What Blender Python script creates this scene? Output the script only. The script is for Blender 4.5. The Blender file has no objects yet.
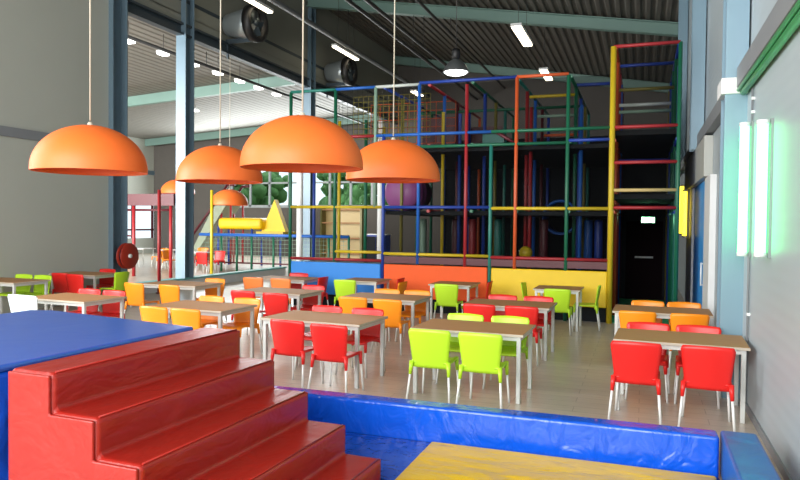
import bpy, math, random
from mathutils import Vector, Matrix
random.seed(7)
R = math.radians
S = bpy.context.scene
COL = S.collection

# ------------------------------------------------------------------ camera
def make_camera():
    yaw, pitch, roll = R(19.58), R(-1.37), R(.61)
    F = Vector((-math.sin(yaw)*math.cos(pitch), math.cos(yaw)*math.cos(pitch), math.sin(pitch)))
    r = Vector((math.cos(yaw), math.sin(yaw), 0)); u = r.cross(F)
    r2 = math.cos(roll)*r + math.sin(roll)*u
    u2 = -math.sin(roll)*r + math.cos(roll)*u
    cd = bpy.data.cameras.new('camera'); cd.sensor_width = 36; cd.lens = 36*681/800
    cd.clip_end = 300
    c = bpy.data.objects.new('camera', cd); COL.objects.link(c)
    M = Matrix.Identity(4)
    for i in range(3):
        M[i][0] = r2[i]; M[i][1] = u2[i]; M[i][2] = -F[i]
    M[0][3], M[1][3], M[2][3] = 0, 0, 1.92
    c.matrix_world = M
    S.camera = c
make_camera()

# ------------------------------------------------------------------ world, lights, exposure
S.view_settings.view_transform = 'Standard'
S.view_settings.look = 'None'
S.view_settings.gamma = 1
S.view_settings.use_curve_mapping = False
S.view_settings.exposure = 0.0
w = bpy.data.worlds.new('sky'); S.world = w; w.use_nodes = True
bg = w.node_tree.nodes['Background']; bg.inputs[0].default_value = (.82, .92, 1, 1); bg.inputs[1].default_value = 1.6

def area(name, loc, size, watts, color, rot):
    l = bpy.data.lights.new(name, 'AREA'); l.shape = 'RECTANGLE'; l.size, l.size_y = size
    l.energy = watts; l.color = color
    o = bpy.data.objects.new(name, l); COL.objects.link(o); o.location = loc; o.rotation_euler = rot
    return o
# daylight through the tall glazing behind the camera and through the far end glazing; the other two are added fills
area('daylight_entrance', (-5.5, -4.6, 4.6), (12, 6), 2350, (1, .98, .95), (R(84), 0, 0))
area('fill_left', (-12.2, 3.0, 4.6), (7, 5.6), 500, (.95, .98, 1), (R(90), 0, R(-90)))  # added fill from the left, no real window stands there
area('fill_hall', (-20, 4.5, 4.2), (14, 6), 6500, (1, .99, .97), (R(88), 0, 0))  # added light out of view, brightens the neighbouring hall
area('daylight_hall_end', (-19, 33.4, 5), (11, 3), 1500, (.95, 1, 1), (R(-80), 0, 0))

# ------------------------------------------------------------------ materials
def lin(c):
    def f(v):
        v /= 255
        return v/12.92 if v <= .04045 else ((v+.055)/1.055)**2.4
    return tuple(f(v) for v in c)+(1,)
MATS = {}
def mat(name, rgb, rough=.5, metal=0, noise=0, nscale=4, bump=0, bscale=20, stretch=(1,1,1), coat=0, trans=0, spec=None):
    m = bpy.data.materials.new(name); m.use_nodes = True
    nt = m.node_tree; b = nt.nodes['Principled BSDF']
    c = lin(rgb)
    b.inputs['Base Color'].default_value = c
    b.inputs['Roughness'].default_value = rough
    b.inputs['Metallic'].default_value = metal
    if coat: b.inputs['Coat Weight'].default_value = coat; b.inputs['Coat Roughness'].default_value = .15
    if trans: b.inputs['Transmission Weight'].default_value = trans
    if spec is not None: b.inputs['Specular IOR Level'].default_value = spec
    tc = nt.nodes.new('ShaderNodeTexCoord'); mp = nt.nodes.new('ShaderNodeMapping')
    mp.inputs['Scale'].default_value = stretch
    nt.links.new(tc.outputs['Object'], mp.inputs[0])
    n = nt.nodes.new('ShaderNodeTexNoise'); n.inputs['Scale'].default_value = nscale; n.inputs['Detail'].default_value = 4
    nt.links.new(mp.outputs[0], n.inputs[0])
    rp = nt.nodes.new('ShaderNodeMix'); rp.data_type = 'RGBA'
    k = max(noise, .03)
    rp.inputs[6].default_value = tuple(max(0, v*(1-k)) for v in c[:3])+(1,)
    rp.inputs[7].default_value = tuple(min(1, v*(1+k)) for v in c[:3])+(1,)
    nt.links.new(n.outputs[0], rp.inputs[0]); nt.links.new(rp.outputs[2], b.inputs['Base Color'])
    if bump:
        n2 = nt.nodes.new('ShaderNodeTexNoise'); n2.inputs['Scale'].default_value = bscale; n2.inputs['Detail'].default_value = 3
        n2.inputs['Distortion'].default_value = .6
        nt.links.new(mp.outputs[0], n2.inputs[0])
        bn = nt.nodes.new('ShaderNodeBump'); bn.inputs['Strength'].default_value = bump; bn.inputs['Distance'].default_value = .05 if 'vinyl' in name else .02
        nt.links.new(n2.outputs[0], bn.inputs['Height']); nt.links.new(bn.outputs[0], b.inputs['Normal'])
    MATS[name] = m
    return m
def emit(name, rgb, strength):
    m = bpy.data.materials.new(name); m.use_nodes = True
    b = m.node_tree.nodes['Principled BSDF']
    b.inputs['Base Color'].default_value = (.8, .8, .8, 1)
    b.inputs['Emission Color'].default_value = rgb+(1,); b.inputs['Emission Strength'].default_value = strength
    MATS[name] = m; return m
def ribbed(name, rgb, axis, pitch, depth, rough=.45):
    m = mat(name, rgb, rough, noise=.05, nscale=.7)
    nt = m.node_tree; b = nt.nodes['Principled BSDF']
    tc = [n for n in nt.nodes if n.type == 'TEX_COORD'][0]
    wv = nt.nodes.new('ShaderNodeTexWave'); wv.bands_direction = axis; wv.inputs['Scale'].default_value = 1/pitch*.314*1.0
    wv.inputs['Distortion'].default_value = 0
    nt.links.new(tc.outputs['Object'], wv.inputs[0])
    bn = nt.nodes.new('ShaderNodeBump'); bn.inputs['Strength'].default_value = depth; bn.inputs['Distance'].default_value = .01
    nt.links.new(wv.outputs[1], bn.inputs['Height']); nt.links.new(bn.outputs[0], b.inputs['Normal'])
    return m

def floor_mat():
    m = mat('pale_wood_floor', (196, 184, 168), .3, noise=.07, nscale=1.5)
    nt = m.node_tree; b = nt.nodes['Principled BSDF']
    tc = [n for n in nt.nodes if n.type == 'TEX_COORD'][0]
    br = nt.nodes.new('ShaderNodeTexBrick'); br.inputs['Scale'].default_value = 1
    br.inputs['Brick Width'].default_value = 1.3; br.inputs['Row Height'].default_value = .2; br.inputs['Mortar Size'].default_value = .003
    br.inputs['Color1'].default_value = lin((200, 188, 172)); br.inputs['Color2'].default_value = lin((188, 176, 162)); br.inputs['Mortar'].default_value = lin((140, 128, 115))
    nt.links.new(tc.outputs['Object'], br.inputs[0])
    mp = nt.nodes.new('ShaderNodeMapping'); mp.inputs['Scale'].default_value = (1.2, 12, 1); nt.links.new(tc.outputs['Object'], mp.inputs[0])
    n = nt.nodes.new('ShaderNodeTexNoise'); n.inputs['Scale'].default_value = 3; n.inputs['Detail'].default_value = 5
    nt.links.new(mp.outputs[0], n.inputs[0])
    mx = nt.nodes.new('ShaderNodeMix'); mx.data_type = 'RGBA'; mx.blend_type = 'OVERLAY'; mx.inputs[0].default_value = .25
    nt.links.new(br.outputs[0], mx.inputs[6]); nt.links.new(n.outputs[0], mx.inputs[7]); nt.links.new(mx.outputs[2], b.inputs['Base Color'])
    return m
floor_mat()
mat('slate', (70, 72, 74), .7)
ribbed('cladding_right', (168, 180, 186), 'Z', .12, .15)
ribbed('cladding_grey', (178, 182, 173), 'Z', .5, .08, .6)
ribbed('cladding_dark', (132, 134, 124), 'Z', .5, .08, .6)
mat('cladding_plain', (176, 178, 172), .5)
mat('far_cladding', (88, 84, 80), .8, noise=.1)
mat('pale_steel', (122, 150, 166), .35, .1)
mat('blue_steel', (100, 122, 136), .35, .15)
mat('dark_steel', (52, 64, 72), .5, .1)
mat('roof_deck', (92, 88, 82), .65, .1, noise=.08)
mat('hall_deck', (122, 120, 114), .65, noise=.08)
mat('beam_paint', (112, 142, 134), .5)
mat('trunking_green_glow', (84, 176, 116), .4)  # green glow of the tube lights put into the trunking colour
mat('grey_paint', (128, 132, 136), .5)
mat('white_paint', (226, 228, 228), .5)
mat('teal_pad', (120, 190, 190), .4)
mat('dark_door', (24, 14, 18), .9, spec=.1)
mat('door_blue', (70, 164, 236), .4)
mat('tyre', (30, 30, 32), .7)
mat('red_vinyl', (158, 30, 20), .38, noise=.08, nscale=3, bump=.5, bscale=2.4, coat=.05, stretch=(1.3, .8, 1.8))
mat('blue_vinyl', (14, 88, 214), .26, noise=.08, nscale=3, bump=1, bscale=4.5, coat=.3, stretch=(1, 1, .7))
mat('platform_vinyl', (52, 96, 190), .3, noise=.05, nscale=2, bump=.12, bscale=2.5, coat=.2)
mat('pit_vinyl', (12, 76, 180), .25, noise=.1, nscale=3, bump=.9, bscale=7, coat=.4)
mat('steel_blue_vinyl', (44, 104, 176), .35, noise=.06, bump=.3, bscale=3)
mat('yellow_vinyl', (232, 186, 16), .35, noise=.14, nscale=2, bump=1, bscale=3, stretch=(.6, 1.5, 1))
mat('seam', (120, 20, 24), .5)
mat('shade_orange', (242, 114, 44), .5, noise=.03)
mat('shade_inner', (240, 96, 20), .5)
mat('cord', (196, 188, 170), .5)
mat('cord_dark', (60, 60, 60), .5)
for n, c in dict(red=(222, 34, 30), lime=(184, 226, 44), orange=(250, 146, 20), white=(226, 240, 240), salmon=(238, 132, 66)).items():
    mat('chair_'+n, c, .38, noise=.02)
mat('chair_leg', (236, 237, 234), .3, .1)
mat('table_top', (182, 134, 90), .6, spec=.3, noise=.08, nscale=3, stretch=(1, 9, 1))
mat('table_edge', (186, 176, 160), .45)
mat('table_frame', (206, 208, 204), .35, .25)
for n, c in dict(p_red=(158, 38, 44), p_blue=(34, 64, 152), p_sky=(36, 98, 184), p_green=(26, 100, 72), p_teal=(42, 124, 112), p_yellow=(206, 178, 36), p_orange=(204, 88, 44),
                 p_pale=(136, 166, 146), p_olive=(122, 114, 50), p_cream=(200, 176, 116), p_purple=(150, 84, 140), p_maroon=(84, 22, 34), p_white=(200, 208, 202)).items():
    mat(n, c, .42)
mat('panel_yellow', (240, 200, 10), .45, noise=.05, bump=.15, bscale=5)
mat('panel_orange', (244, 90, 8), .6, noise=.05, bump=.15, bscale=5)
mat('panel_blue', (40, 136, 226), .45, noise=.04, bump=.1)
mat('deck_mat', (30, 34, 38), .8)
mat('net', (34, 38, 40), .8)
m_ = mat('shade_netting', (8, 9, 10), .95, spec=.05)
m_.node_tree.nodes['Principled BSDF'].inputs['Alpha'].default_value = .25
mat('dark_fabric', (22, 26, 32), .9)
mat('floor_green_glow', (64, 186, 126), .9)  # green glow on the passage floor put into its colour
mat('glass_frame', (150, 158, 160), .4)
mat('fan_body', (150, 160, 164), .3, .5)
mat('black', (16, 16, 18), .5)
mat('reel_red', (160, 44, 26), .45)
mat('leaf', (96, 140, 78), .8, noise=.3, nscale=3)
mat('bark', (80, 66, 52), .9)
mat('grass', (110, 130, 84), .9, noise=.2)
mat('lamp_metal', (120, 124, 126), .3, .7)
mat('ramp_grey', (150, 160, 140), .7, noise=.15)
mat('glass', (235, 245, 245), .02, trans=1)
MATS['glass'].node_tree.nodes['Principled BSDF'].inputs['IOR'].default_value = 1.02
emit('glow_green', (.07, 1.0, .24), 8)
emit('glow_yellow', (1.0, .72, .03), 3.2)
emit('glow_warm', (1.0, .86, .62), 7)
emit('glow_white', (1, 1, .96), 5)
emit('glow_exit', (.3, 1, .5), 14)

# ------------------------------------------------------------------ mesh builder
class MB:
    def __init__(s): s.v = []; s.f = []; s.sm = []
    def add(s, vs, fs, smooth=False):
        k = len(s.v); s.v += [tuple(v) for v in vs]
        for f in fs: s.f.append([i+k for i in f]); s.sm.append(smooth)
        return s
    def box(s, x0, x1, y0, y1, z0, z1):
        vs = [(x, y, z) for z in (z0, z1) for y in (y0, y1) for x in (x0, x1)]
        return s.add(vs, [(0,2,3,1), (4,5,7,6), (0,1,5,4), (2,6,7,3), (0,4,6,2), (1,3,7,5)])
    def tube(s, a, b, r, n=10, r2=None):
        a, b = Vector(a), Vector(b); d = (b-a).normalized(); r2 = r if r2 is None else r2
        up = Vector((0,0,1)) if abs(d.z) < .9 else Vector((1,0,0))
        p = d.cross(up).normalized(); q = d.cross(p)
        vs = []
        for c, rr in ((a, r), (b, r2)):
            for i in range(n):
                t = 2*math.pi*i/n; vs.append(c+p*math.cos(t)*rr+q*math.sin(t)*rr)
        k = len(s.v)
        s.add(vs, [(i, (i+1) % n, n+(i+1) % n, n+i) for i in range(n)], n > 4)
        s.f.append([k+i for i in range(n)][::-1]); s.sm.append(False)
        s.f.append([k+n+i for i in range(n)]); s.sm.append(False)
        return s
    def path(s, pts, r, n=8):
        for a, b in zip(pts, pts[1:]): s.tube(a, b, r, n)
        return s
    def lathe(s, prof, n=48, c=(0,0,0), axis='z'):
        vs = []
        for (r, h) in prof:
            for i in range(n):
                t = 2*math.pi*i/n; x, y = r*math.cos(t), r*math.sin(t)
                vs.append((c[0]+x, c[1]+y, c[2]+h) if axis == 'z' else ((c[0]+h, c[1]+x, c[2]+y) if axis == 'x' else (c[0]+x, c[1]+h, c[2]+y)))
        fs = [(j*n+i, j*n+(i+1) % n, (j+1)*n+(i+1) % n, (j+1)*n+i) for j in range(len(prof)-1) for i in range(n)]
        return s.add(vs, fs, True)
    def prism(s, poly, h0, h1, axis='z'):
        def P(a, b, h): return {'z': (a, b, h), 'y': (a, h, b), 'x': (h, a, b)}[axis]
        n = len(poly); vs = [P(a, b, h0) for a, b in poly]+[P(a, b, h1) for a, b in poly]
        return s.add(vs, [tuple(range(n))[::-1], tuple(range(n, 2*n))]+[(i, (i+1) % n, n+(i+1) % n, n+i) for i in range(n)])
    def grid(s, fn, nu, nv, thick=0, smooth=True):
        """surface fn(u,v)->point, closed with a thickness along its normal"""
        P = [[Vector(fn(i/nu, j/nv)) for j in range(nv+1)] for i in range(nu+1)]
        top = [P[i][j] for i in range(nu+1) for j in range(nv+1)]
        def nrm(i, j):
            a = P[min(i+1, nu)][j]-P[max(i-1, 0)][j]; b = P[i][min(j+1, nv)]-P[i][max(j-1, 0)]
            return a.cross(b).normalized()
        bot = [P[i][j]-nrm(i, j)*thick for i in range(nu+1) for j in range(nv+1)]
        N = len(top); W = nv+1; fs = []
        for i in range(nu):
            for j in range(nv):
                a, b, c, d = i*W+j, (i+1)*W+j, (i+1)*W+j+1, i*W+j+1
                fs.append((a, b, c, d)); fs.append((N+a, N+d, N+c, N+b))
        for i in range(nu):
            fs.append((i*W, N+i*W, N+(i+1)*W, (i+1)*W)); fs.append((i*W+nv, (i+1)*W+nv, N+(i+1)*W+nv, N+i*W+nv))
        for j in range(nv):
            fs.append((j, j+1, N+j+1, N+j)); k = nu*W; fs.append((k+j, N+k+j, N+k+j+1, k+j+1))
        return s.add(top+bot, fs, smooth)
    def mesh(s, name):
        m = bpy.data.meshes.new(name); m.from_pydata(s.v, [], s.f)
        m.polygons.foreach_set('use_smooth', s.sm)
        import bmesh
        bm = bmesh.new(); bm.from_mesh(m); bmesh.ops.recalc_face_normals(bm, faces=bm.faces); bm.to_mesh(m); bm.free()
        return m
    def build(s, name, material, parent=None, bevel=0, seg=2, loc=None, rot=None):
        m = s.mesh(name); m.materials.append(MATS[material])
        o = bpy.data.objects.new(name, m); COL.objects.link(o)
        if parent: o.parent = parent
        if loc: o.location = loc
        if rot: o.rotation_euler = rot
        if bevel:
            b = o.modifiers.new('bevel', 'BEVEL'); b.width = bevel; b.segments = seg; b.limit_method = 'ANGLE'; b.angle_limit = R(40)
        return o
def tag(o, label, cat, group=None):
    o['label'] = label; o['category'] = cat
    if group: o['group'] = group
    return o
def thing(name, label, cat, loc=(0,0,0), rz=0, group=None):
    o = bpy.data.objects.new(name, None); COL.objects.link(o); o.location = loc; o.rotation_euler = (0, 0, rz)
    o.empty_display_size = .1
    return tag(o, label, cat, group)
def struct(o): o['kind'] = 'structure'; return o
def kids(o): return [c for c in bpy.data.objects if c.parent == o]
TREE = {}
def remember(root): TREE[root.name] = [(c, kids(c)) for c in kids(root)]
def dup(root, loc, rz, label, group=None, scale=None):
    r = root.copy(); COL.objects.link(r); r.location = loc; r.rotation_euler = (0, 0, rz)
    if scale: r.scale = scale
    r['label'] = label
    if group: r['group'] = group
    for ch, gs in TREE[root.name]:
        c = ch.copy(); COL.objects.link(c); c.parent = r
        for g in gs:
            d = g.copy(); COL.objects.link(d); d.parent = c
    return r

# ------------------------------------------------------------------ the setting
XL, XR, YB, YE = -12.3, 1.07, -5, 34.0
XF = -28.0
struct(MB().box(XF, XR+.3, YB, YE+.3, -.2, 0).build('floor', 'pale_wood_floor'))
struct(MB().box(XF-30, XR+40, YB-20, YE+60, -.5, -.22).build('ground_outside', 'grass'))
# right wall: lower cladding, fascia, upper cladding
def roofz(x): return 8.02+.165*(1.07-x)        # underside of the main portal beams
struct(MB().box(XR, XR+.25, YB, YE, 0, 3.45).box(XR+.02, XR+.25, YB, YE, 3.45, 9.2).build('wall_right', 'cladding_right'))
struct(MB().box(.95, XR+.02, YB, 8.36, 3.46, 3.68).box(.95, XR+.02, 8.84, 14.2, 3.46, 3.68).box(.95, XR+.02, 14.6, YE, 3.46, 3.68).build('trim_1', 'grey_paint', bevel=.01))
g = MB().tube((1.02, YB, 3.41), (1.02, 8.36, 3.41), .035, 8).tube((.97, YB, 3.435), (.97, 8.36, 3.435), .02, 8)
struct(g.build('trim_2', 'trunking_green_glow'))
struct(MB().box(XR-.02, XR, YB, 8.36, 0, .08).box(XR-.02, XR, 8.84, 11.6, 0, .08).build('baseboard_right', 'grey_paint'))
def hcol(name, x0, x1, y0, y1, z0, z1, m, flange='y'):
    t = .03
    b = MB()
    if flange == 'y':      # flanges face along y
        b.box(x0, x1, y0, y0+t, z0, z1).box(x0, x1, y1-t, y1, z0, z1).box((x0+x1)/2-.015, (x0+x1)/2+.015, y0+t, y1-t, z0, z1)
    else:
        b.box(x0, x0+t, y0, y1, z0, z1).box(x1-t, x1, y0, y1, z0, z1).box(x0+t, x1-t, (y0+y1)/2-.015, (y0+y1)/2+.015, z0, z1)
    return struct(b.build(name, m))
hcol('trim_3', .84, XR, 8.4, 8.8, 0, roofz(1)+.3, 'pale_steel')
struct(MB().box(.80, XR, 8.37, 8.83, 3.4, 3.58).build('trim_4', 'white_paint', bevel=.01))
hcol('trim_5', .84, XR, 14.2, 14.6, 3.4, roofz(1)+.3, 'pale_steel')
struct(MB().box(.93, XR, 12.2, 17.6, 2.75, 3.42).build('trim_6', 'cladding_plain', bevel=.01))
hcol('trim_7', .84, XR, 20.2, 20.6, 3.4, roofz(1)+.3, 'pale_steel')
# blue door in the right wall
dr = struct(MB().box(XR-.05, XR-.01, 12.6, 15.6, 0, 2.74).build('door_1', 'door_blue'))
MB().box(XR-.09, XR-.0, 11.6, 12.6, 0, 2.74).box(XR-.09, XR-.0, 15.6, 17.4, 0, 2.74).build('door_frame', 'white_paint', dr)
MB().tube((XR-.1, 12.85, .9), (XR-.1, 12.85, 1.3), .015).tube((XR-.1, 12.85, .92), (XR-.04, 12.85, .92), .01).tube((XR-.1, 12.85, 1.28), (XR-.04, 12.85, 1.28), .01).build('door_handle', 'chair_leg', dr)
# left partition
struct(MB().box(XL-.2, XL, YB, -.6, 0, 10.7).box(XL-.2, XL, 6.6, 13.3, 0, 10.7).box(XL-.2, XL, -.6, 6.6, 0, 1.7).box(XL-.2, XL, -.6, 6.6, 7.5, 10.7).build('wall_left', 'cladding_grey'))  # gap between the wall pieces is made up, houses the added left fill
struct(MB().box(XL-.2, XL, 13.8, YE, 7.45, 10.75).build('wall_left_upper', 'cladding_dark'))
struct(MB().box(XL, XL+.05, 6.6, 13.3, 3.62, 3.82).build('trim_8', 'grey_paint'))
struct(MB().box(XL-.12, XL+.1, 13.8, YE, 7.14, 7.2).box(XL-.12, XL+.1, 13.8, YE, 7.42, 7.48).box(XL-.02, XL, 13.8, YE, 7.2, 7.42).build('trim_9', 'dark_steel'))
struct(MB().box(XL-.05, XL+.02, 13.8, YE, 8.1, 8.2).build('trim_19', 'dark_steel'))
struct(MB().box(XL-.15, XL+.05, 13.8, 22, 0, .26).build('wall_low', 'white_paint'))
struct(MB().box(XL-.2, XL+.1, 13.8, 22, .26, .31).build('trim_10', 'teal_pad'))
hcol('trim_11', XL-.26, XL+.14, 13.3, 13.8, 0, 10.3, 'blue_steel')
hcol('trim_12', XL-.16, XL+.16, 16.05, 16.45, .31, 10.3, 'blue_steel')
hcol('trim_13', XL-.16, XL+.16, 23.7, 24.1, 0, 10.3, 'blue_steel')
# back wall behind the camera with its tall glazing opening
struct(MB().box(XF, XR+.3, YB-.25, YB, 0, .6).box(XF, XR+.3, YB-.25, YB, 8, 10.6).box(XR-.6, XR+.3, YB-.25, YB, .6, 8).box(XL-1, XL+.5, YB-.25, YB, .6, 8).box(XF, XF+1, YB-.25, YB, .6, 8).build('wall_back', 'cladding_grey'))
# far end wall with a band of glazing
ew = MB()
ew.box(XL, XR+.3, YE, YE+.25, 5.1, 10.7).box(XF, XL, YE, YE+.25, 5.1, 8.6)
ew.box(-11.2, XR+.3, YE, YE+.25, 0, 5.1).box(XF, -22.5, YE, YE+.25, 0, 5.1)
ew.box(-22.5, -11.2, YE, YE+.25, 0, 2.8)
struct(ew.build('wall_far', 'far_cladding'))
wn = struct(MB().box(-22.5, -11.2, YE+.1, YE+.12, 2.8, 5.1).build('window_1', 'glass'))
fr = MB()
x = -22.5
while x < -11.1:
    fr.box(x-.06, x+.06, YE-.02, YE+.09, 2.8, 5.1); x += 1.255
fr.box(-22.5, -11.2, YE-.02, YE+.09, 2.75, 2.9).box(-22.5, -11.2, YE-.02, YE+.09, 4.1, 4.2)
fr.build('window_frame', 'glass_frame', wn)
# neighbouring hall: side wall with windows, roof
struct(MB().box(XF-.2, XF, YB, YE, 0, .9).box(XF-.2, XF, YB, YE, 3.1, 7.4).box(XF-.2, XF, YB, 30.6, .9, 3.1).build('wall_hall_side', 'cladding_grey'))
w2 = struct(MB().box(XF-.12, XF-.1, 30.6, 34, .9, 3.1).build('window_2', 'glass'))
fr = MB()
for y in (30.6, 32.2, 33.9): fr.box(XF-.08, XF+.02, y-.06, y+.06, .9, 3.1)
fr.box(XF-.08, XF+.02, 30.6, 34, 1.35, 1.45)
fr.build('window_frame', 'p_maroon', w2)
struct(MB().box(XF, XF+.06, YB, YE, 4.7, 4.95).build('trim_14', 'blue_steel'))

def deck(name, xa, xb, zf, m, pitch=.3, h=.06):
    b = MB(); x = xa; vs = []; ys = (YB, YE+.2)
    pts = []
    while x < xb:
        for dx, dz in ((0, 0), (pitch*.35, 0), (pitch*.5, h), (pitch*.85, h)):
            xx = min(x+dx, xb); pts.append((xx, zf(xx)+dz))
        x += pitch
    pts.append((xb, zf(xb)))
    n = len(pts)
    vs = [(p[0], y, p[1]) for y in ys for p in pts]+[(p[0], y, zf(p[0])+.25) for y in ys for p in (pts[0], pts[-1])]
    fs = [(i, i+1, n+i+1, n+i) for i in range(n-1)]+[(2*n, 2*n+1, 2*n+3, 2*n+2)]
    return struct(b.add(vs, fs).build(name, m))
deck('ceiling', XL, XR+.3, lambda x: roofz(x)+.42, 'roof_deck')
def hroof(x): return 7.72+.06*(x-XL)
deck('ceiling_hall', XF, XL, hroof, 'hall_deck', .3, .025)
k = 15
for y in (3.0, 13.35, 23.7, 33.5):       # portal beams of the main hall
    b = MB(); t = .14
    for z0, z1, hy in ((0, .03, t), (.03, .37, .02), (.37, .40, t)):
        vs = [(x, yy, roofz(x)+z) for z in (z0, z1) for yy in (y-hy, y+hy) for x in (XL, XR)]
        b.add(vs, [(0,2,3,1), (4,5,7,6), (0,1,5,4), (2,6,7,3), (0,4,6,2), (1,3,7,5)])
    struct(b.build('trim_%d' % k, 'beam_paint')); k += 1
k = 20
for y in (13.35, 23.7, 33.3):            # beams of the neighbouring hall
    b = MB()
    vs = [(x, yy, hroof(x)-.4+z) for z in (0, .4) for yy in (y-.1, y+.1) for x in (XF, XL-.2)]
    b.add(vs, [(0,2,3,1), (4,5,7,6), (0,1,5,4), (2,6,7,3), (0,4,6,2), (1,3,7,5)])
    struct(b.build('trim_%d' % k, 'beam_paint')); k += 1

# ------------------------------------------------------------------ foam stairs, platform and pit
TR = [-3.36, -3.02, -2.70, -2.40, -2.08, -1.79]      # x of the back and of the five nosings
ZZ = [1.07, .856, .642, .428, .214]
y0, y1 = 2.87, 4.66
st = thing('foam_stairs', 'red vinyl padded stairs with five steps leading up to the blue platform', 'stairs')
prof = [(TR[0], 0), (TR[0], ZZ[0])]
for i in range(5):
    prof.append((TR[i+1], ZZ[i])); prof.append((TR[i+1], ZZ[i+1] if i < 4 else 0))
o = MB().prism(prof, y0+.02, y1-.02, 'y').build('stair_body', 'red_vinyl', st, bevel=.03, seg=4)
for yy in (y0, y1-.022):
    # sewn side covers following the stepped outline, slightly inside the edges
    ins = [(a-.012 if a > TR[0] else a+.012, max(b-.012, 0) if b > 0 else 0) for a, b in prof]
    MB().prism(ins, yy, yy+.022, 'y').build('side_cover', 'red_vinyl', st, bevel=.008, seg=2)
for i in range(5):
    b = MB().tube((TR[i+1]-.015, y0+.05, ZZ[i]+.001), (TR[i+1]-.015, y1-.05, ZZ[i]+.001), .006, 6)
    b.build('seam', 'red_vinyl', st)
rot_ = R(-2.4); px_, py_ = -3.0, 4.66       # the stairs stand slightly askew
st.rotation_euler = (0, 0, rot_)
st.location = (.035+px_-(px_*math.cos(rot_)-py_*math.sin(rot_)), py_-(px_*math.sin(rot_)+py_*math.cos(rot_)), 0)
pf = thing('foam_platform', 'big blue vinyl padded platform at the top of the red stairs', 'platform')
poly = [(-5.42, 2.6), (-3.50, 2.83), (-3.395, 4.60), (-5.2, 4.92), (-5.42, 4.85)]
MB().prism(poly, .0, 1.03, 'z').build('platform_body', 'blue_vinyl', pf, bevel=.03, seg=3)
MB().prism([(a*.998, b) for a, b in poly], 1.031, 1.075, 'z').build('top_cover', 'platform_vinyl', pf, bevel=.02, seg=3)
wl = MB().box(-5.3, .58, 5.64, 5.84, .0, .33).build('foam_wall', 'blue_vinyl', bevel=.025, seg=3)
tag(wl, 'long low blue vinyl padded wall closing off the play pit from the tables', 'padded wall')
wl = MB().box(.6, .86, 1.5, 5.84, .0, .335).build('foam_wall', 'steel_blue_vinyl', bevel=.025, seg=3)
tag(wl, 'dull blue padded wall along the right side of the play pit', 'padded wall')
def rumple(fx0, fx1, fy0, fy1, z, amp, seed, mb=None):
    rnd = random.Random(seed); ws = [(rnd.uniform(2, 9), rnd.uniform(2, 9), rnd.uniform(0, 6)) for _ in range(6)]
    def fn(u, v):
        x, y = fx0+(fx1-fx0)*u, fy0+(fy1-fy0)*v
        e = min(1, 8*min(u, 1-u, v, 1-v))
        return (x, y, z+e*amp*sum(math.sin(a*x+b*y+c) for a, b, c in ws)/3)
    return (mb or MB()).grid(fn, 60, 50, .02)
pm = rumple(-1.78, .58, 1.5, 4.70, .022, .006, 2)
pm = rumple(-3.34, .58, 4.69, 5.63, .024, .008, 3, pm)
tag(pm.build('floor_mat', 'pit_vinyl'), 'blue crinkled vinyl ground sheet inside the play pit under the yellow mat', 'mat')
ym = thing('floor_mat', 'yellow vinyl padded mat lying in the blue play pit', 'mat')
MB().box(-1.66, .55, 1.6, 5.52, .03, .075).build('mat_body', 'yellow_vinyl', ym, bevel=.02, seg=3)

# ------------------------------------------------------------------ pendant lights
def make_pendant(label, loc, dia, top):
    t = thing('pendant_light', label, 'pendant light', loc, 0, 'orange dome pendant lights')
    n = 14; ro = dia/2; hgt = .405*dia
    prof = [(ro*math.cos(a), hgt*math.sin(a)) for a in [math.pi/2*i/n for i in range(n)]]
    prof = [(max(r, .03), h) for r, h in prof]+[(.03, hgt)]
    MB().lathe([(ro, -.03)]+prof, 64).build('lamp_shade', 'shade_orange', t)
    MB().lathe([(ro, -.03), (ro-.015, -.03)]+[(max(r*.97, .02), h*.97) for r, h in prof], 64).build('shade_lining', 'shade_inner', t)
    MB().lathe([(.001, hgt+.035), (.02, hgt+.03), (.03, hgt+.0), (.035, hgt-.02)], 16).build('lamp_cap', 'cord', t)
    MB().tube((0, 0, hgt+.05), (0, 0, top-loc[2]), .008, 6).build('cord', 'cord', t)
    MB().lathe([(.001, .12), (.05, .14), (.07, .2), (.04, .28), (.025, .4)], 16).build('bulb', 'white_paint', t)
    return t
def rz_(x): return roofz(x)+.4
make_pendant('orange dome pendant lamp hanging before the grey left wall', (-5.3, 5.48, 2.44), 1.1, rz_(-5.3))
make_pendant('largest orange dome pendant lamp, hanging above the red stairs and red chairs', (-3.09, 5.86, 2.47), 1.17, rz_(-3.09))
make_pendant('orange dome pendant lamp in front of the climbing frame, right of the largest dome', (-3.01, 8.17, 2.5), 1.2, rz_(-3.0))
make_pendant('orange dome pendant lamp partly hidden behind the left edge of the largest dome', (-5.7, 8.32, 2.52), 1.2, rz_(-5.7))
make_pendant('small distant orange dome lamp just below the half-hidden dome', (-12.85, 19.3, 2.5), 1.22, hroof(-12.9))
make_pendant('far orange dome lamp mostly hidden behind the blue steel column', (-15.9, 20.6, 2.95), 1.2, hroof(-15.9))

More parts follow.
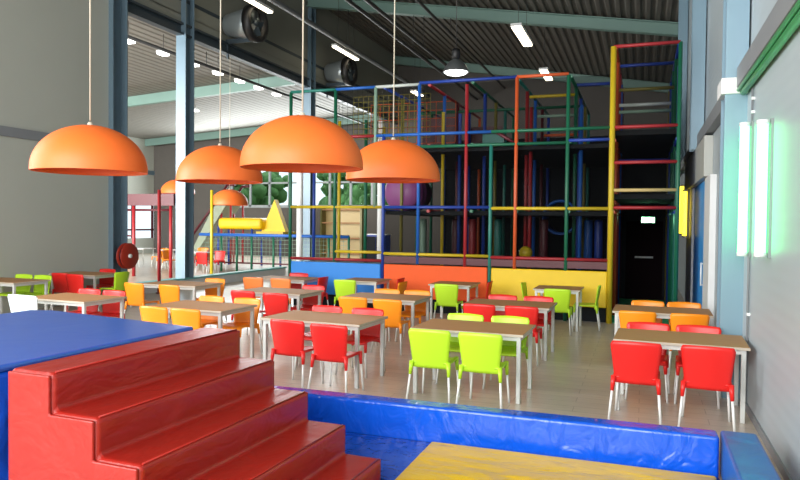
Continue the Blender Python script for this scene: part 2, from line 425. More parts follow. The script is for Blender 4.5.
# ------------------------------------------------------------------ chairs and tables
def make_chair(color, label):
    t = thing('cafe_chair', label, 'chair')
    m = 'chair_'+color
    def seat(u, v):
        x = -.215+.43*u; y = -.2+.42*v
        d = -.018*(1-(2*u-1)**2)*math.sin(math.pi*min(1, v*1.1)) + (-.03*max(0, v-.8)/.2)
        w_ = 1-.10*v*v
        return (x*w_, y, .455+d)
    MB().grid(seat, 10, 10, .022).build('seat', m, t)
    def back(u, v):
        a = 2*u-1
        hw = .192+.05*v+.022*max(0, 1-v/.16)
        if v > .9: hw -= .022*((v-.9)/.1)**2
        y = -.205-.075*v+.045*a*a*(.5+.5*v)
        z = .385+.422*v-.006*a*a*(v > .7)
        return (a*hw, y, z)
    MB().grid(back, 12, 12, .016).build('backrest', m, t)
    for sx in (-1, 1):
        for sy in (-1, 1):
            top = Vector(((.205 if sy < 0 else .185)*sx, (-.2 if sy < 0 else .18), .44)); bot = Vector(((.24 if sy < 0 else .215)*sx, (-.265 if sy < 0 else .215), 0))
            mid = top.lerp(bot, .30)
            l = MB().tube(top.lerp(bot, .2), bot, .0125, 8).build('leg', 'chair_leg', t)
            MB().tube(top+Vector((0, 0, .012)), mid, .026, 8, .017).build('leg_sleeve', m, l)
    remember(t)
    return t
PROTO = {}
def chair(color, x, y, face, label, group=None, wob=True):
    """face: direction the sitter looks, degrees from +Y counter-clockwise"""
    rz = R(face)+(random.uniform(-.05, .05) if wob else 0)
    if color not in PROTO:
        t = make_chair(color, label); t.location = (x, y, 0); t.rotation_euler = (0, 0, rz); PROTO[color] = t
        if group: t['group'] = group
        return t
    return dup(PROTO[color], (x, y, 0), rz, label, group)
TP = {}
def table(w_, d_, cx, cy, rz, label):
    key = (w_, d_)
    if key not in TP:
        t = thing('cafe_table', label, 'table', (cx, cy, 0), R(rz))
        tp = MB().box(-w_/2, w_/2, -d_/2, d_/2, .725, .75).build('tabletop', 'table_top', t, bevel=.004)
        MB().box(-w_/2-.003, w_/2+.003, -d_/2-.003, -d_/2, .722, .748).box(-w_/2-.003, w_/2+.003, d_/2, d_/2+.003, .722, .748).box(-w_/2-.003, -w_/2, -d_/2, d_/2, .722, .748).box(w_/2, w_/2+.003, -d_/2, d_/2, .722, .748).build('edge_strip', 'table_edge', tp)
        a, b_ = w_/2-.05, d_/2-.05
        MB().box(-a, a, -b_-.02, -b_+.01, .675, .722).box(-a, a, b_-.01, b_+.02, .675, .722).box(-a-.02, -a+.01, -b_, b_, .675, .722).box(a-.01, a+.02, -b_, b_, .675, .722).build('frame', 'table_frame', t)
        for sx in (-1, 1):
            for sy in (-1, 1):
                MB().box(sx*a-.022, sx*a+.022, sy*b_-.022, sy*b_+.022, 0, .722).build('leg', 'table_frame', t, bevel=.004)
        remember(t); TP[key] = t
        return t
    return dup(TP[key], (cx, cy, 0), R(rz), label)

G1 = 'wooden-topped tables of the play cafe'
def long_table(x0, yf, rz, label, chairs, W=1.27, D=.82):
    """x0 left end, yf front edge; chairs: list (color, side, offset along, gap, label)"""
    cx, cy = x0+W/2, yf+D/2
    table(W, D, cx, cy, rz, label)['group'] = G1
    for color, side, off, gap, lb in chairs:
        if side == 'f': lx, ly, f = off, -D/2-gap, 0
        elif side == 'r': lx, ly, f = off, D/2+gap-.10, 180
        elif side == 'l': lx, ly, f = -W/2-gap, off, -90
        else: lx, ly, f = W/2+gap, off, 90
        a = R(rz)
        chair(color, cx+lx*math.cos(a)-ly*math.sin(a), cy+lx*math.sin(a)+ly*math.cos(a), f+rz, lb)
# front row
long_table(-.25, 7.36, -2, 'table nearest the right wall with red chairs, green-lit wall beside it', [
    ('red', 'f', -.39, .20, 'red chair with its back to the viewer, left one at the front right table'),
    ('red', 'f', .25, .17, 'red chair with its back to the viewer, closest of all to the right wall'),
    ('red', 'r', -.32, .04, 'red chair across the front right table, between it and the left orange chair'),
    ('red', 'r', .20, .04, 'red chair across the front right table, near the right wall')])
long_table(-2.44, 7.25, -1, 'table with four lime green chairs in the middle foreground', [
    ('lime', 'f', -.29, .14, 'lime green chair with its back to the viewer, left of the front pair'),
    ('lime', 'f', .27, .16, 'lime green chair with its back to the viewer, right of the front pair'),
    ('lime', 'r', -.27, .04, 'lime green chair on the far side of the front lime table, left one'),
    ('lime', 'r', .30, .04, 'lime green chair on the far side of the front lime table, right one')])
long_table(-4.39, 7.25, -3, 'table with four red chairs just behind the red stairs', [
    ('red', 'f', -.06, .12, 'red chair with its back to the viewer, nearest the red stairs'),
    ('red', 'f', .52, .21, 'red chair with its back to the viewer, right one behind the red stairs'),
    ('red', 'r', -.30, .06, 'red chair on the far side of the table behind the stairs, left one'),
    ('red', 'r', .30, .06, 'red chair on the far side of the table behind the stairs, right one')], 1.36)
long_table(-6.42, 7.62, -3, 'table with four orange chairs showing over the top of the red stairs', [
    ('orange', 'f', -.19, .10, 'orange chair directly behind the blue platform, left one of the pair'),
    ('orange', 'f', .32, .10, 'orange chair directly behind the blue platform, right one of the pair'),
    ('orange', 'r', -.32, .07, 'orange chair on the far side of the orange table over the stairs, left one'),
    ('orange', 'r', .32, .07, 'orange chair on the far side of the orange table over the stairs, right one')])
long_table(-8.78, 7.70, -3, 'table with one white chair behind the left part of the blue platform', [
    ('white', 'f', -.10, .16, 'white chair behind the blue platform, the only white one'),
    ('red', 'r', -.32, .05, 'red chair on the far side of the table with the white chair, left one'),
    ('red', 'r', .20, .05, 'red chair on the far side of the table with the white chair, right one')])
PROTO['white'].scale = (1.22, 1.08, 1.06)
# second row
long_table(-.36, 9.82, -1, 'table with orange chairs behind the front right table', [
    ('orange', 'f', -.30, .12, 'orange chair with its back to the viewer near the right wall, left one'),
    ('orange', 'f', .32, .12, 'orange chair with its back to the viewer, closest orange one to the right wall'),
    ('orange', 'r', -.20, .06, 'orange chair furthest back by the right wall, left one'),
    ('orange', 'r', .32, .06, 'orange chair furthest back by the right wall, right one')])
long_table(-2.48, 9.72, -1, 'table with red chairs behind the lime green chairs', [
    ('red', 'f', -.28, .12, 'red chair with its back showing just above the left lime chair'),
    ('red', 'f', .32, .12, 'red chair with its back showing just above the right lime chair'),
    ('red', 'r', -.25, .07, 'red chair on the far side of the table behind the lime chairs, left one'),
    ('red', 'r', .32, .07, 'red chair on the far side of the table behind the lime chairs, right one')])
long_table(-4.50, 9.82, -1, 'table with orange chairs in the middle of the room', [
    ('orange', 'f', -.24, .14, 'orange chair in the middle of the room seen from behind, left one'),
    ('orange', 'f', .36, .20, 'orange chair in the middle of the room seen from behind, right one'),
    ('orange', 'r', -.22, .07, 'orange chair on the far side of the middle orange table, left one'),
    ('orange', 'r', .32, .07, 'orange chair on the far side of the middle orange table, right one')])
long_table(-6.49, 9.90, -2, 'table between the orange group and the long blue panel', [
    ('red', 'f', -.22, .12, 'red chair peeping over the far orange chairs, left of its pair'),
    ('red', 'f', .44, .20, 'bright red chair seen from behind just left of the red-chaired table by the stairs'),
    ('red', 'r', .32, .07, 'red chair on the far side of the table behind the bright red chair')])
long_table(-8.85, 10.35, -2, 'table with orange chairs in front of the low white wall', [
    ('orange', 'f', -.36, .20, 'orange chair before the low white wall, left one seen from behind'),
    ('orange', 'f', .42, .20, 'orange chair before the low white wall, right one seen from behind'),
    ('orange', 'r', .32, .07, 'orange chair on the far side of the table before the low white wall')])
# third row
long_table(-12.2, 9.45, 0, 'table at the far left by the grey wall with two lime green chairs', [
    ('lime', 'r', -.30, .10, 'lime green chair on the far side of the leftmost table, left one'),
    ('lime', 'r', .20, .10, 'lime green chair on the far side of the leftmost table, right one')])
long_table(-12.22, 11.45, 0, 'table against the grey left wall with two red chairs in front', [
    ('red', 'f', .04, .12, 'red chair by the grey left wall seen from behind, left one'),
    ('red', 'f', .52, .21, 'red chair by the grey left wall seen from behind, right one'),
    ('red', 'r', .0, .10, 'red chair on the far side of the table against the grey left wall'),
    ('lime', 's', .1, .03, 'lime green chair below the round red hose reel')])
long_table(-7.72, 12.35, 0, 'table with salmon-orange chairs before the low white wall and blue panel', [
    ('salmon', 'f', -.32, .16, 'salmon orange chair left of its pair near the blue panel'),
    ('salmon', 'f', .32, .16, 'salmon orange chair right of its pair near the blue panel'),
    ('red', 'r', -.05, .12, 'red chair on the far side of the table with the salmon chairs'),
    ('red', 's', -.05, .03, 'dark red chair at the right end of the table with the salmon chairs')])
def small_table(cx, yf, label, chairs): long_table(cx-.42, yf, 0, label, chairs, .84, .82)
small_table(-5.42, 12.7, 'small table in front of the blue panel with a lime chair', [
    ('lime', 'f', -.10, .20, 'lime green chair in front of the blue panel'),
    ('red', 's', .05, .12, 'dark red chair at the right end of the small table by the blue panel')])
small_table(-3.50, 12.7, 'small table in front of the orange panel', [
    ('lime', 'f', .08, .24, 'lime green chair in front of the orange panel'),
    ('red', 's', .1, .04, 'red chair at the right side of the small table before the orange panel')])
small_table(-1.46, 12.65, 'small table in front of the yellow panel', [
    ('lime', 'f', .08, .24, 'lime green chair in front of the yellow panel seen from behind'),
    ('lime', 'l', .1, .03, 'lime green chair at the left side of the table before the yellow panel'),
    ('lime', 's', .1, .06, 'lime green chair at the right side of the table before the yellow panel')])
chair('orange', -4.55, 12.35, 90, 'orange chair turned sideways in front of the orange panel')

# ------------------------------------------------------------------ the climbing frame
cf = thing('climbing_structure', 'tall indoor soft play climbing frame of coloured padded posts and bars across the back', 'play structure', (0, 0, 0))
PR = .038
def post(x, y, z0, z1, m, r=PR): return MB().tube((x, y, z0), (x, y, z1), r, 12).build('post', m, cf)
def bars(name, m, segs, r=PR*.85):
    b = MB()
    for a, c in segs: b.tube(a, c, r, 10)
    return b.build(name, m, cf)
YF = 14.0
front = [(-7.68, 0, 4.92, 'p_green'), (-6.55, 1.05, 4.92, 'p_green'), (-5.58, 2.28, 4.92, 'p_pale'), (-5.38, 0, 3.85, 'p_blue'), (-4.57, 1.05, 4.92, 'p_sky'),
         (-3.52, 0, 4.86, 'p_red'), (-2.99, 0, 3.58, 'p_teal'), (-2.47, 0, 4.95, 'p_orange'), (-1.44, 0, 4.92, 'p_green'), (-.59, 0, 5.42, 'p_yellow'), (.62, 0, 5.42, 'p_green')]
for x, z0, z1, m in front: post(x, YF, z0, z1, m, .055 if m == 'p_yellow' else PR)
cols = ['p_red', 'p_olive', 'p_blue', 'p_green', 'p_sky', 'p_teal', 'p_orange', 'p_blue', 'p_maroon', 'p_green']
rows = [15.2, 16.4, 17.6, 18.8]
bx = [-5.38, -4.35, -3.4, -2.45, -1.4, -.55, .6]
for j, y in enumerate(rows):
    for i, x in enumerate(bx):
        post(x, y, 0, 4.9 if x < -1 else 5.4, cols[(i*3+j*4+1) % 10], .04)
for x, y, m in ((-7.68, 15.2, 'p_blue'), (-7.0, 15.2, 'p_yellow'), (-6.3, 15.2, 'p_green'), (-7.68, 16.4, 'p_teal'), (-6.3, 16.4, 'p_yellow'), (-4.2, 14.6, 'p_yellow'), (-2.25, 14.5, 'p_red'), (-1.22, 14.5, 'p_sky'), (-1.28, 14.9, 'p_blue'), (-3.9, 14.9, 'p_blue')):
    post(x, y, 0, 4.4, m, .04)
def rail(x0, x1, z, m, y=YF, r=PR*.9): return MB().tube((x0, y, z), (x1, y, z), r, 12).build('rail', m, cf)
for a in [(-7.68, -6.55, 4.92, 'p_teal'), (-6.55, -5.58, 4.92, 'p_sky'), (-5.58, -4.57, 4.92, 'p_white'), (-4.57, -2.47, 4.95, 'p_blue'), (-2.47, -1.44, 4.95, 'p_orange'),
          (-6.55, -5.58, 3.85, 'p_red'), (-5.58, -2.99, 3.85, 'p_sky'), (-2.99, -.59, 3.85, 'p_green'), (-4.57, -1.44, 3.58, 'p_green'), (-1.44, -.59, 3.62, 'p_blue'),
          (-7.68, -5.38, 2.28, 'p_yellow'), (-5.38, -2.99, 2.28, 'p_blue'), (-2.99, -.59, 2.26, 'p_yellow'),
          (-6.55, -5.38, 1.28, 'p_yellow'), (-5.38, -2.99, 1.26, 'p_yellow'), (-2.99, -.59, 1.24, 'p_red'), (-7.68, -5.38, 1.1, 'p_red'),
          (-.59, .62, 5.42, 'p_red'), (-.59, .62, 3.85, 'p_red'), (-.59, .62, 3.16, 'p_red'), (-.59, .62, 2.62, 'p_cream'), (-.59, .62, 2.28, 'p_red')]: rail(*a)
for x0, x1, z, m, y in ((-.5, .55, 5.3, 'p_blue', 15.2), (-.5, .55, 4.7, 'p_olive', 14.7), (-.5, .5, 4.42, 'p_white', 14.9), (-.5, .5, 4.28, 'p_pale', 14.9), (-1.4, -.6, 4.95, 'p_blue', 15.2),
                        (-2.4, -1.4, 4.75, 'p_yellow', 15.2), (-2.4, -1.4, 4.5, 'p_pale', 16.4), (-5.3, -1.4, 4.7, 'p_green', 16.4), (-.5, .5, 3.3, 'p_blue', 15.2), (-2.4, -1.4, 4.2, 'p_orange', 17.6)):
    rail(x0, x1, z, m, y, .035)
for x, m in ((-5.38, 'p_blue'), (-4.35, 'p_red'), (-3.4, 'p_green'), (-2.45, 'p_teal'), (-1.4, 'p_green'), (-.55, 'p_orange'), (.6, 'p_blue')):
    z = 4.9 if x < -1 else 5.4
    bars('cross_bar', m, [((x, YF, z), (x, 18.8, z)), ((x, YF, 3.6), (x, 18.8, 3.6)), ((x, YF, 2.2), (x, 18.8, 2.2))], .035)
# panels, kick board, decks
MB().box(-7.64, -5.42, 13.96, 14.04, .3, 1.03).build('base_panel', 'panel_blue', cf, bevel=.02)['label'] = 'blue base panel'
MB().box(-5.34, -3.03, 13.96, 14.04, .3, 1.03).build('base_panel', 'panel_orange', cf, bevel=.02)['label'] = 'orange base panel'
MB().box(-2.95, -.64, 13.96, 14.04, .3, 1.02).build('base_panel', 'panel_yellow', cf, bevel=.02)['label'] = 'yellow base panel'
MB().box(-7.64, -.64, 14.1, 14.16, 0, .3).build('kick_board', 'dark_fabric', cf)
MB().box(-5.34, -.64, 13.98, 14.45, 1.06, 1.2).build('edge_padding', 'p_maroon', cf)
for z in (1.0, 2.2, 3.55):
    MB().box(-5.36, -.6, 14.1, 18.8, z-.08, z).build('deck', 'deck_mat', cf)
MB().box(-.55, .58, 14.1, 18.8, 2.45, 2.55).build('deck', 'deck_mat', cf)
MB().box(-.55, .58, 14.1, 18.8, 3.7, 3.8).build('deck', 'deck_mat', cf)
MB().box(-7.6, -5.4, 14.1, 16.4, .9, 1.0).build('deck', 'deck_mat', cf)
MB().box(-5.4, .6, 18.85, 18.9, 0, 4.3).build('dark_back_sheet', 'dark_fabric', cf)  # closed dark sheet added to keep the inside of the frame dark
MB().box(.62, .66, 14.05, 18.8, 0, 5.2).build('side_curtain', 'p_blue', cf)
MB().box(.58, .615, 14.1, 14.9, 0, 3.4).build('side_curtain', 'p_teal', cf)
MB().box(-.66, -.60, 14.1, 18.8, 0, 2.4).build('passage_padding', 'p_maroon', cf)
MB().box(-.58, .58, 14.1, 18.8, .001, .02).build('passage_floor', 'floor_green_glow', cf)
def net(p, u, v, nu, nv, m='net', r=.006):
    p, u, v = Vector(p), Vector(u), Vector(v); b = MB()
    for i in range(nu+1): b.tube(p+u*(i/nu), p+u*(i/nu)+v, r, 4)
    for j in range(nv+1): b.tube(p+v*(j/nv), p+v*(j/nv)+u, r, 4)
    return b.build('safety_net', m, cf)
net((-6.5, 14.02, 3.88), (1.9, 0, 0), (0, 0, 1.0), 16, 8, 'net', .004)
net((-6.5, 14.9, 3.9), (1.9, 0, 0), (0, 0, 1.0), 15, 8, 'p_olive', .008)
net((-6.5, 16.0, 3.9), (2.2, 0, 0), (0, 0, 1.0), 9, 5, 'p_orange', .01)
for x0, x1, z0, z1 in ((-5.36, -3.02, 1.22, 2.25), (-2.96, -.64, 1.2, 2.23), (-4.5, -3.02, 2.3, 3.56), (-2.96, -.64, 2.3, 3.56), (-4.5, -.64, 3.62, 4.9), (-.54, .57, 2.3, 5.38)):
    MB().box(x0, x1, 14.06, 14.064, z0, z1).build('shade_net', 'shade_netting', cf)  # thin dark see-through sheets added to deepen the shade in the bays
bx_ = MB()
for i in range(12): bx_.lathe([(.001, .05), (.035, .035), (.05, 0), (.035, -.035), (.001, -.05)], 10, (-.5+i*.09, 14.2, 2.63))
# purple slide tunnel with rings
tn = MB().lathe([(.001, -.16), (.15, -.145), (.3, -.1), (.4, -.03), (.44, .05), (.46, .08), (.44, .1)]+[(.44, .3), (.46, .32), (.44, .36), (.44, .6), (.46, .62), (.44, .66), (.44, 1.1), (.001, 1.1)], 32, (-5.5, 15.5, 2.68), 'y').build('slide_tunnel', 'p_purple', cf)
MB().lathe([(.38, 0), (.40, .02), (.38, .9), (.35, .9), (.35, 0), (.38, 0)], 32, (-1.75, 15.6, 2.1), 'y').build('slide_tunnel', 'p_sky', cf)
for i, (x, y, m) in enumerate([(-1.35, 15.5, 'p_blue'), (-1.12, 15.5, 'p_sky'), (-.9, 15.5, 'p_blue'), (-2.05, 15.3, 'p_maroon'), (-3.1, 15.4, 'p_teal'), (-3.7, 15.4, 'p_red'), (-4.1, 15.4, 'p_maroon'), (-4.9, 15.4, 'p_pale')]):
    MB().lathe([(.001, 1.05), (.08, 1.06), (.09, 1.1), (.09, 2.0), (.08, 2.04), (.001, 2.05)], 16, (x, y, 0)).build('padded_roller', m, cf)
MB().path([(-2.9, 14.05, 3.85), (-2.5, 14.05, 3.6)], .035).build('rail', 'p_maroon', cf)
MB().box(-3.2, -2.75, 14.1, 14.3, 3.6, 3.82).build('edge_padding', 'p_teal', cf)
MB().box(-4.4, -3.5, 17.7, 17.76, 3.75, 4.5).build('padded_panel', 'p_maroon', cf)
MB().box(-5.3, -4.45, 16.5, 16.56, 3.75, 4.6).build('padded_panel', 'p_maroon', cf)
# things in and on the frame
bl = MB()
bl.lathe([(.14*math.sin(math.pi*i/12)+.0005, -.14*math.cos(math.pi*i/12)) for i in range(13)], 20)
o = bl.build('play_ball', 'p_yellow', loc=(-2.28, 14.24, 1.341)); tag(o, 'yellow ball lying on the frame just above the yellow panel', 'ball')
ex = thing('exit_sign', 'small lit sign hanging at the top of the dark passage', 'sign', (0.12, 17.0, 2.06))
MB().box(-.15, .15, -.03, .03, -.06, .08).build('sign_box', 'white_paint', ex)
MB().box(-.14, .14, -.036, -.03, -.05, .07).build('sign_face', 'glow_exit', ex)
for q in (-.1, .1): MB().tube((q, 0, .08), (q, 0, .39), .006, 6).build('hanger', 'black', ex)
dd = thing('passage_door', 'dark door with a pale push bar at the end of the passage', 'door', (.05, 18.78, 0))
MB().box(-.45, .45, 0, .05, .02, 2.05).build('door_leaf', 'dark_door', dd)
MB().tube((-.22, -.05, 1.12), (.22, -.05, 1.12), .025).tube((-.2, -.05, 1.12), (-.2, .01, 1.12), .012).tube((.2, -.05, 1.12), (.2, .01, 1.12), .012).build('push_bar', 'white_paint', dd)

# ------------------------------------------------------------------ lamps
def wall_tube(x, y, z0, z1, r, m, name, label, group):
    t = thing(name, label, 'wall light', (x, y, 0), 0, group)
    MB().tube((0, 0, z0), (0, 0, z1), r, 12).build('tube', m, t)
    MB().box(.06, XR-x, -.02, .02, z0-.05, z1+.05).build('batten', 'grey_paint', t)
    for z in (z0-.04, z1): MB().tube((0, 0, z), (0, 0, z+.04), r*1.15, 12).build('end_cap', 'white_paint', t)
    return t
wall_tube(.985, 7.9, 1.66, 2.97, .045, 'glow_green', 'tube_light', 'glowing green tube light beside the steel column on the right wall', 'green tube lights')
wall_tube(.985, 6.75, 1.70, 2.83, .045, 'glow_green', 'tube_light', 'glowing green tube light further from the column, nearer the viewer', 'green tube lights')
wall_tube(.93, 18.8, 1.75, 2.95, .05, 'glow_yellow', 'tube_light', 'yellow glowing tube light beside the climbing structure, left one of the yellow pair', 'yellow tube lights')
wall_tube(.88, 16.4, 1.72, 2.70, .045, 'glow_yellow', 'tube_light', 'yellow glowing tube light nearest the blue door, right one of the yellow pair', 'yellow tube lights')

def batten(x, y, z, L, label, top=None, w_=.1):
    t = thing('strip_light', label, 'ceiling light', (x, y, z), 0, 'strip lights under the roof')
    MB().box(-w_, w_, -L/2, L/2, .04, .12).build('housing', 'white_paint', t)
    MB().box(-w_*.8, w_*.8, -L/2+.02, L/2-.02, 0, .04).build('diffuser', 'glow_warm', t)
    h = (top if top else rz_(x))-z
    for q in (-L/3, L/3): MB().tube((0, q, .1), (0, q, h), .008, 5).build('hanger', 'cord_dark', t)
    return t
batten(-10.9, 17.6, 8.35, 1.9, 'strip light at the top left above the first fan heater')
batten(-10.9, 24.2, 8.45, 2.2, 'strip light above the second fan heater')
batten(-3.5, 20.6, 7.55, 2.2, 'bright strip light high under the roof, to the right of the bell lamp', w_=.16)
batten(-3.55, 26.4, 7.6, 1.8, 'strip light seen just over the orange top bar', w_=.16)
batten(-10.4, 31.5, 8.2, 1.2, 'small distant strip light behind the top left of the frame', w_=.16)
lamp_spots = [(-13.9, 15.8), (-13.9, 17.3), (-13.9, 18.8), (-13.9, 20.15), (-13.9, 21.5), (-13.9, 22.8), (-13.9, 24.15), (-19.5, 21.6), (-19.5, 26.5)]
for i, (x, y) in enumerate(lamp_spots):
    places = ['first', 'second', 'third', 'fourth', 'fifth', 'sixth', 'seventh']
    lb = ('small white ceiling lamp of the next hall, %s from left along the lintel' % places[i]) if i < 7 else ('small ceiling lamp deeper in the next hall, ' + ('left' if i == 7 else 'right') + ' one')
    t = thing('ceiling_lamp', lb, 'ceiling light', (x, y, 7.0), 0, 'lamps under the next hall roof')
    MB().box(-.12, .12, -.14, .14, 0, .05).build('diffuser', 'glow_white', t)
    MB().box(-.14, .14, -.16, .16, .05, .12).build('housing', 'white_paint', t)
    MB().tube((0, 0, .1), (0, 0, hroof(x)-7.0), .01, 5).build('hanger', 'cord_dark', t)
# bell lamp
t = thing('bell_lamp', 'grey metal bell-shaped industrial lamp hanging in front of the frame', 'pendant light', (-4.1, 14.9, 5.36))
t.location = (-3.93, 14.6, 5.26); t.scale = (1.15, 1.15, 1)
MB().lathe([(.25, 0), (.24, .05), (.2, .14), (.12, .24), (.08, .28), (.001, .29)], 32).build('lamp_shade', 'lamp_metal', t)
MB().lathe([(.001, -.07), (.1, -.06), (.18, -.035), (.225, .01), (.001, .03)], 32).build('lens', 'glow_white', t)
MB().lathe([(.001, .52), (.07, .51), (.08, .45), (.08, .34), (.05, .29)], 16).build('ballast', 'black', t)
MB().tube((0, 0, .5), (0, 0, rz_(-3.93)-5.28), .008, 6).build('cord', 'cord_dark', t)
# long pipes and conduit along the hall under the roof
for x, z, r, lb in ((-8.0, 8.25, .06, 'long dark pipe running under the roof, left of a pair'), (-7.6, 8.35, .06, 'long dark pipe running under the roof, right of a pair'), (-6.6, 8.75, .05, 'thin dark pipe close under the roof deck towards the centre'), (-10.6, 8.6, .09, 'grey conduit running above the fan heaters')):
    t = thing('roof_pipe', lb, 'pipe', (x, 18, z), 0, 'pipes under the roof')
    MB().tube((0, -18, 0), (0, 15.9, 0), r, 8).build('pipe', 'cord_dark' if x > -10 else 'grey_paint', t)
    for y in (-4.65, 5.7): MB().tube((0, y, 0), (0, y, roofz(x)-z), .012, 6).build('hanger', 'cord_dark', t)
for i, (x, z, y0_) in enumerate([(-13.2, 6.9, 14)]):
    t = thing('roof_pipe', 'thin dark pipe just inside the next hall roof', 'pipe', (x, 23, z))
    MB().tube((0, -9, 0), (0, 10.9, 0), .05, 8).build('pipe', 'cord_dark', t)
    for y in (-4.5, 5.6): MB().tube((0, y, 0), (0, y, .44), .012, 6).build('hanger', 'cord_dark', t)
# fan heaters on the upper left wall
def fan(y, z, label, s=1):
    t = thing('fan_heater', label, 'fan heater', (XL, y, z), 0, 'fan heaters on the upper left wall')
    MB().lathe([(.001, .05), (.3, .05), (.34, .1), (.45, .7), (.46, 1.0), (.001, 1.0)], 32, (0, -.05, 0), 'x').build('casing', 'fan_body', t)
    MB().lathe([(.44*s, -.12), (.56*s, -.1), (.58*s, .16), (.46*s, .17), (.4*s, .02)], 32, (1.0*s, -.05, 0), 'x').build('fan_ring', 'black', t)
    b = MB().lathe([(.001, .1), (.1*s, .09), (.1*s, .01)], 16, (1.0*s, -.05, 0), 'x')
    for i in range(5):
        a = 2*math.pi*i/5; c, s_ = math.cos(a), math.sin(a)
        p = Vector((1.05*s, -.05+.08*c, .08*s_)); q = Vector((1.05*s, -.05+.38*s*c, .38*s*s_)); n_ = Vector((.06, -s_*.1, c*.1))
        b.add([p-n_*.6, p+n_*.6, q+n_*1.2, q-n_*1.2], [(0, 1, 2, 3)])
    b.build('fan_blades', 'dark_steel', t)
    MB().box(0, .9*s, -.08, -.02, -.56*s, -.42*s).box(0, .06, -.03, .03, -1.0*s, -.56*s).build('bracket', 'dark_steel', t)
fan(18.3, 8.0, 'round-mouthed grey fan heater at the top left under the strip light')
fan(25.4, 8.05, 'grey fan heater further back on the upper left wall', 1)

# fire hose reel by the first steel column
t = thing('hose_reel', 'round red fire hose reel beside the first blue steel column', 'hose reel', (XL+.3, 13.62, 1.05))
t.scale = (.85, .85, .85)
MB().lathe([(.08, -.09), (.36, -.09), (.38, -.07), (.36, -.05), (.2, -.05), (.2, .05), (.36, .05), (.38, .07), (.36, .09), (.08, .09)], 40, (0, 0, 0), 'x').build('reel', 'reel_red', t)
MB().lathe([(.001, .13), (.06, .12), (.06, -.1)], 16, (0, 0, 0), 'x').build('hub', 'chair_leg', t)
MB().lathe([(.2, -.045), (.31, -.045), (.31, .045), (.2, .045)], 32, (0, 0, 0), 'x').build('hose', 'p_maroon', t)
MB().box(-.29, -.08, -.04, .04, -.06, .06).build('bracket', 'reel_red', t)
# low hedge of detail in the passage by the wall: electric conduits near the column
t = thing('wall_conduit', 'thin grey conduit with clips on the right wall above the green tubes', 'conduit', (XR-.02, 7.9, 0))
MB().tube((0, 0, .1), (0, 0, 3.36), .012, 6).build('pipe', 'grey_paint', t)
MB().box(-.01, .02, -.03, .03, 3.1, 3.13).box(-.01, .02, -.03, .03, 3.24, 3.27).box(-.01, .02, -.03, .03, 1.0, 1.03).build('clip', 'white_paint', t)

# ------------------------------------------------------------------ the neighbouring hall
t = thing('play_gate', 'dark red portal frame standing in the next hall', 'play structure', (-15.9, 19.2, 0))
MB().box(-1.2, 1.0, -.12, .12, 2.45, 2.85).build('cross_beam', 'p_maroon', t)
for x in (-1.1, -.75, .8): MB().tube((x, 0, 0), (x, 0, 2.95 if x < -1 else 2.45), .06, 10).build('post', 'p_red', t)
MB().tube((-1.1, 0, 2.3), (.8, 0, 2.3), .04, 8).tube((-1.1, 0, 1.4), (-.75, 0, 1.4), .03, 8).build('rail', 'p_maroon', t)
t = thing('slender_post', 'red padded post rising behind the orange chairs', 'post', (-11.4, 13.2, 0))
t.location = (-12.05, 14.85, 0)
MB().tube((0, 0, .0), (0, 0, 2.75), .045, 10).build('post', 'p_red', t)
MB().tube((0, 0, 0), (0, 0, .03), .09, 12).build('foot', 'p_maroon', t)
t = thing('slender_post', 'yellow padded post right of the second steel column', 'post', (-12.62, 18.0, 0))
MB().tube((0, 0, 0), (0, 0, 2.9), .05, 10).build('post', 'p_yellow', t)
MB().tube((0, 0, 0), (0, 0, .03), .09, 12).build('foot', 'p_olive', t)
t = thing('fence', 'low fence with a blue top rail and green posts in the next hall', 'fence', (-15.2, 22.6, 0))
MB().tube((-1.2, 0, 1.42), (5.2, 0, 1.42), .06, 8).build('top_rail', 'p_sky', t)
for x in (-.2, .5, 1.15, 2.1, 3.2, 4.4, 5.2): MB().tube((x, 0, 0), (x, 0, 1.42), .045, 8).build('post', 'p_green', t)
MB().tube((-1.2, 0, .35), (5.2, 0, .35), .03, 8).build('lower_rail', 'p_maroon', t)
nb = MB()
for i in range(40): nb.tube((-1.1+i*.16, 0, .35), (-1.1+i*.16, 0, 1.4), .006, 4)
for i in range(6): nb.tube((-1.1, 0, .5+i*.15), (5.1, 0, .5+i*.15), .006, 4)
nb.build('netting', 'p_pale', t)
# ramp and yellow slide behind the fence
t = thing('climbing_ramp', 'grey sloping climbing ramp with dark side rails in the next hall', 'play structure', (-18.7, 27.2, 0))
MB().prism([(-1.2, .3), (-.9, .3), (1.1, 3.1), (.4, 3.1)], -.6, .6, 'y').build('ramp', 'ramp_grey', t)
for y in (-.62, .62): MB().path([(-1.3, y, .9), (.9, y, 3.6), (1.3, y, 3.6)], .06).build('side_rail', 'p_maroon', t)
for x in (1.0, .5):
    for y in (-.5, .5): MB().tube((x, y, 0), (x, y, 3.0 if x > .7 else 2.5), .05, 8).build('leg', 'p_red', t)
MB().path([(-1.2, -.7, .2), (-1.2, -.7, 1.9)], .05).path([(-1.2, .7, .2), (-1.2, .7, 1.9)], .05).build('handrail', 'p_red', t)
MB().box(-1.3, -.8, -.6, .6, 0, .31).build('foot_block', 'p_red', t)
t = thing('play_slide', 'yellow padded slide with an orange triangular end behind the fence', 'slide', (-16.3, 26.0, 0))
MB().box(-1.3, .9, -.5, .5, 1.6, 2.1).build('slide_trough', 'panel_yellow', t, bevel=.15, seg=3)
MB().prism([(.7, 1.5), (1.9, 1.5), (1.35, 2.9)], -.15, .15, 'y').build('end_panel', 'panel_yellow', t)
MB().box(.7, 2.0, -.56, .56, 1.42, 1.52).build('slide_rail', 'p_yellow', t)
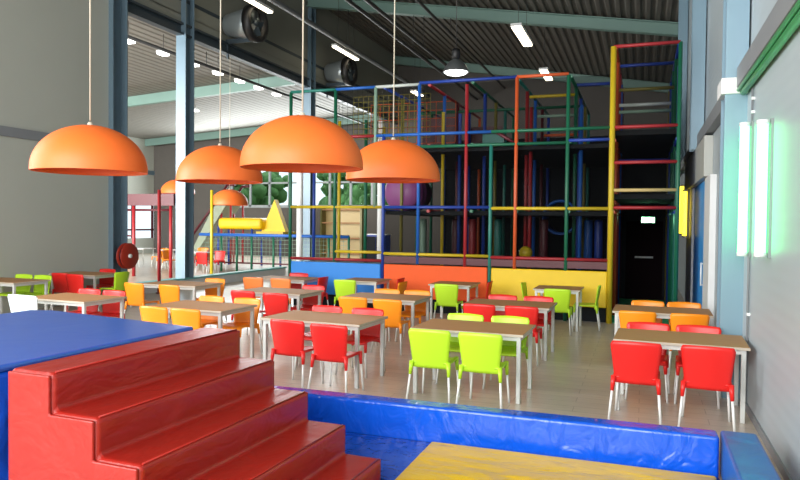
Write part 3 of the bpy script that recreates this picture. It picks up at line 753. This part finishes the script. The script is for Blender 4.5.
for x in (-1.3, .4, 1.8):
    for y in (-.4, .4): MB().tube((x, y, 0), (x, y, 1.75 if x < 1 else 1.45), .05, 8).build('leg', 'p_blue', t)
MB().box(-1.6, 2.1, -.65, .65, 1.2, 1.32).build('shelf', 'dark_steel', t)
# long padded bar with roller balls and a shelving unit behind the frame
t = thing('shelf_unit', 'brown wooden shelving seen through the left bay of the frame', 'shelf', (-11.2, 24.5, 0))
MB().box(-.9, -.82, 0, .4, 0, 2.5).box(.82, .9, 0, .4, 0, 2.5).build('side_panel', 'p_olive', t)
for z in (.1, .7, 1.3, 1.9, 2.42): MB().box(-.82, .82, 0, .4, z, z+.05).build('shelf', 'table_top', t)
MB().box(-.82, .82, .36, .4, 0, 2.5).build('back_panel', 'p_cream', t)
t = thing('cabinet', 'dark blue cabinet behind the left bay of the frame', 'cabinet', (-9.2, 23.2, 0))
MB().box(-.4, .4, 0, .5, 0, 1.5).build('body', 'p_blue', t, bevel=.01)
MB().box(-.37, -.01, -.02, 0, .06, 1.44).build('door', 'dark_fabric', t)
MB().box(.01, .37, -.02, 0, .06, 1.44).build('door', 'dark_fabric', t)
MB().box(-.42, .42, -.02, .52, 1.5, 1.53).build('top', 'white_paint', t)
for x, y, lb in ((-12.0, 22.6, 'white round column seen at the left edge of the frame, behind it'), (-8.9, 22.9, 'white round column behind the middle of the left bay')):
    t = thing('round_column', lb, 'column', (x, y, 0))
    MB().tube((0, 0, 0), (0, 0, 5.6), .12, 16).build('shaft', 'white_paint', t)
    MB().tube((0, 0, 0), (0, 0, .1), .16, 16).build('foot', 'grey_paint', t)
# furniture of the next hall
far = [('orange', -19.9, 22.8, 0), ('orange', -19.0, 23.4, 90), ('orange', -18.1, 22.6, 180), ('orange', -17.15, 21.8, -90), ('orange', -21.4, 24.4, 0), ('orange', -17.6, 24.4, 200), ('red', -16.4, 23.0, 90), ('red', -15.0, 21.0, 0), ('red', -15.2, 22.0, 180)]
for i, (c, x, y, f) in enumerate(far):
    chair(c, x, y, f, c+' chair among the distant white tables of the next hall', 'distant '+c+' chairs of the next hall')
def far_table(cx, cy):
    t = thing('hall_table', 'white table among the distant chairs of the next hall', 'table', (cx, cy, 0), 0, 'distant white tables')
    MB().box(-.6, .6, -.4, .4, .72, .75).build('tabletop', 'white_paint', t)
    for sx in (-1, 1):
        for sy in (-1, 1): MB().tube((.52*sx, .32*sy, 0), (.52*sx, .32*sy, .72), .02, 6).build('leg', 'table_frame', t)
    remember(t); return t
ft = far_table(-20.4, 23.8)
for x, y in ((-18.1, 23.5), (-16.2, 22.1)): dup(ft, (x, y, 0), 0, 'white table among the distant chairs of the next hall', 'distant white tables')

# ------------------------------------------------------------------ trees outside the far windows
def tree(x, y, h, r, label, seed):
    rnd = random.Random(seed)
    t = thing('tree', label, 'tree', (x, y, -.22))
    MB().tube((0, 0, 0), (0, 0, h*.6), .14, 8, .07).build('trunk', 'bark', t)
    b = MB()
    for i in range(110):
        a = rnd.uniform(0, 6.28); q = rnd.uniform(0, 1)**.5*r; z = h*.55+rnd.uniform(-.35, .45)*h*.5; s = rnd.uniform(.3, .6)*r*.34
        b.lathe([(s*math.sin(math.pi*k/6)*rnd.uniform(.8, 1.2)+.001, -s*math.cos(math.pi*k/6)) for k in range(7)], 7, (q*math.cos(a), q*math.sin(a), z))
    b.build('crown', 'leaf', t)
tree(-27, 43, 7.4, 2.8, 'leafy tree outside the far glazing, leftmost', 1)
tree(-19.5, 47, 7.6, 3.2, 'leafy tree outside the far glazing, above the yellow slide', 2)
tree(-15.2, 42, 6.2, 2.2, 'leafy tree outside the far glazing, seen through the left bay of the frame', 3)
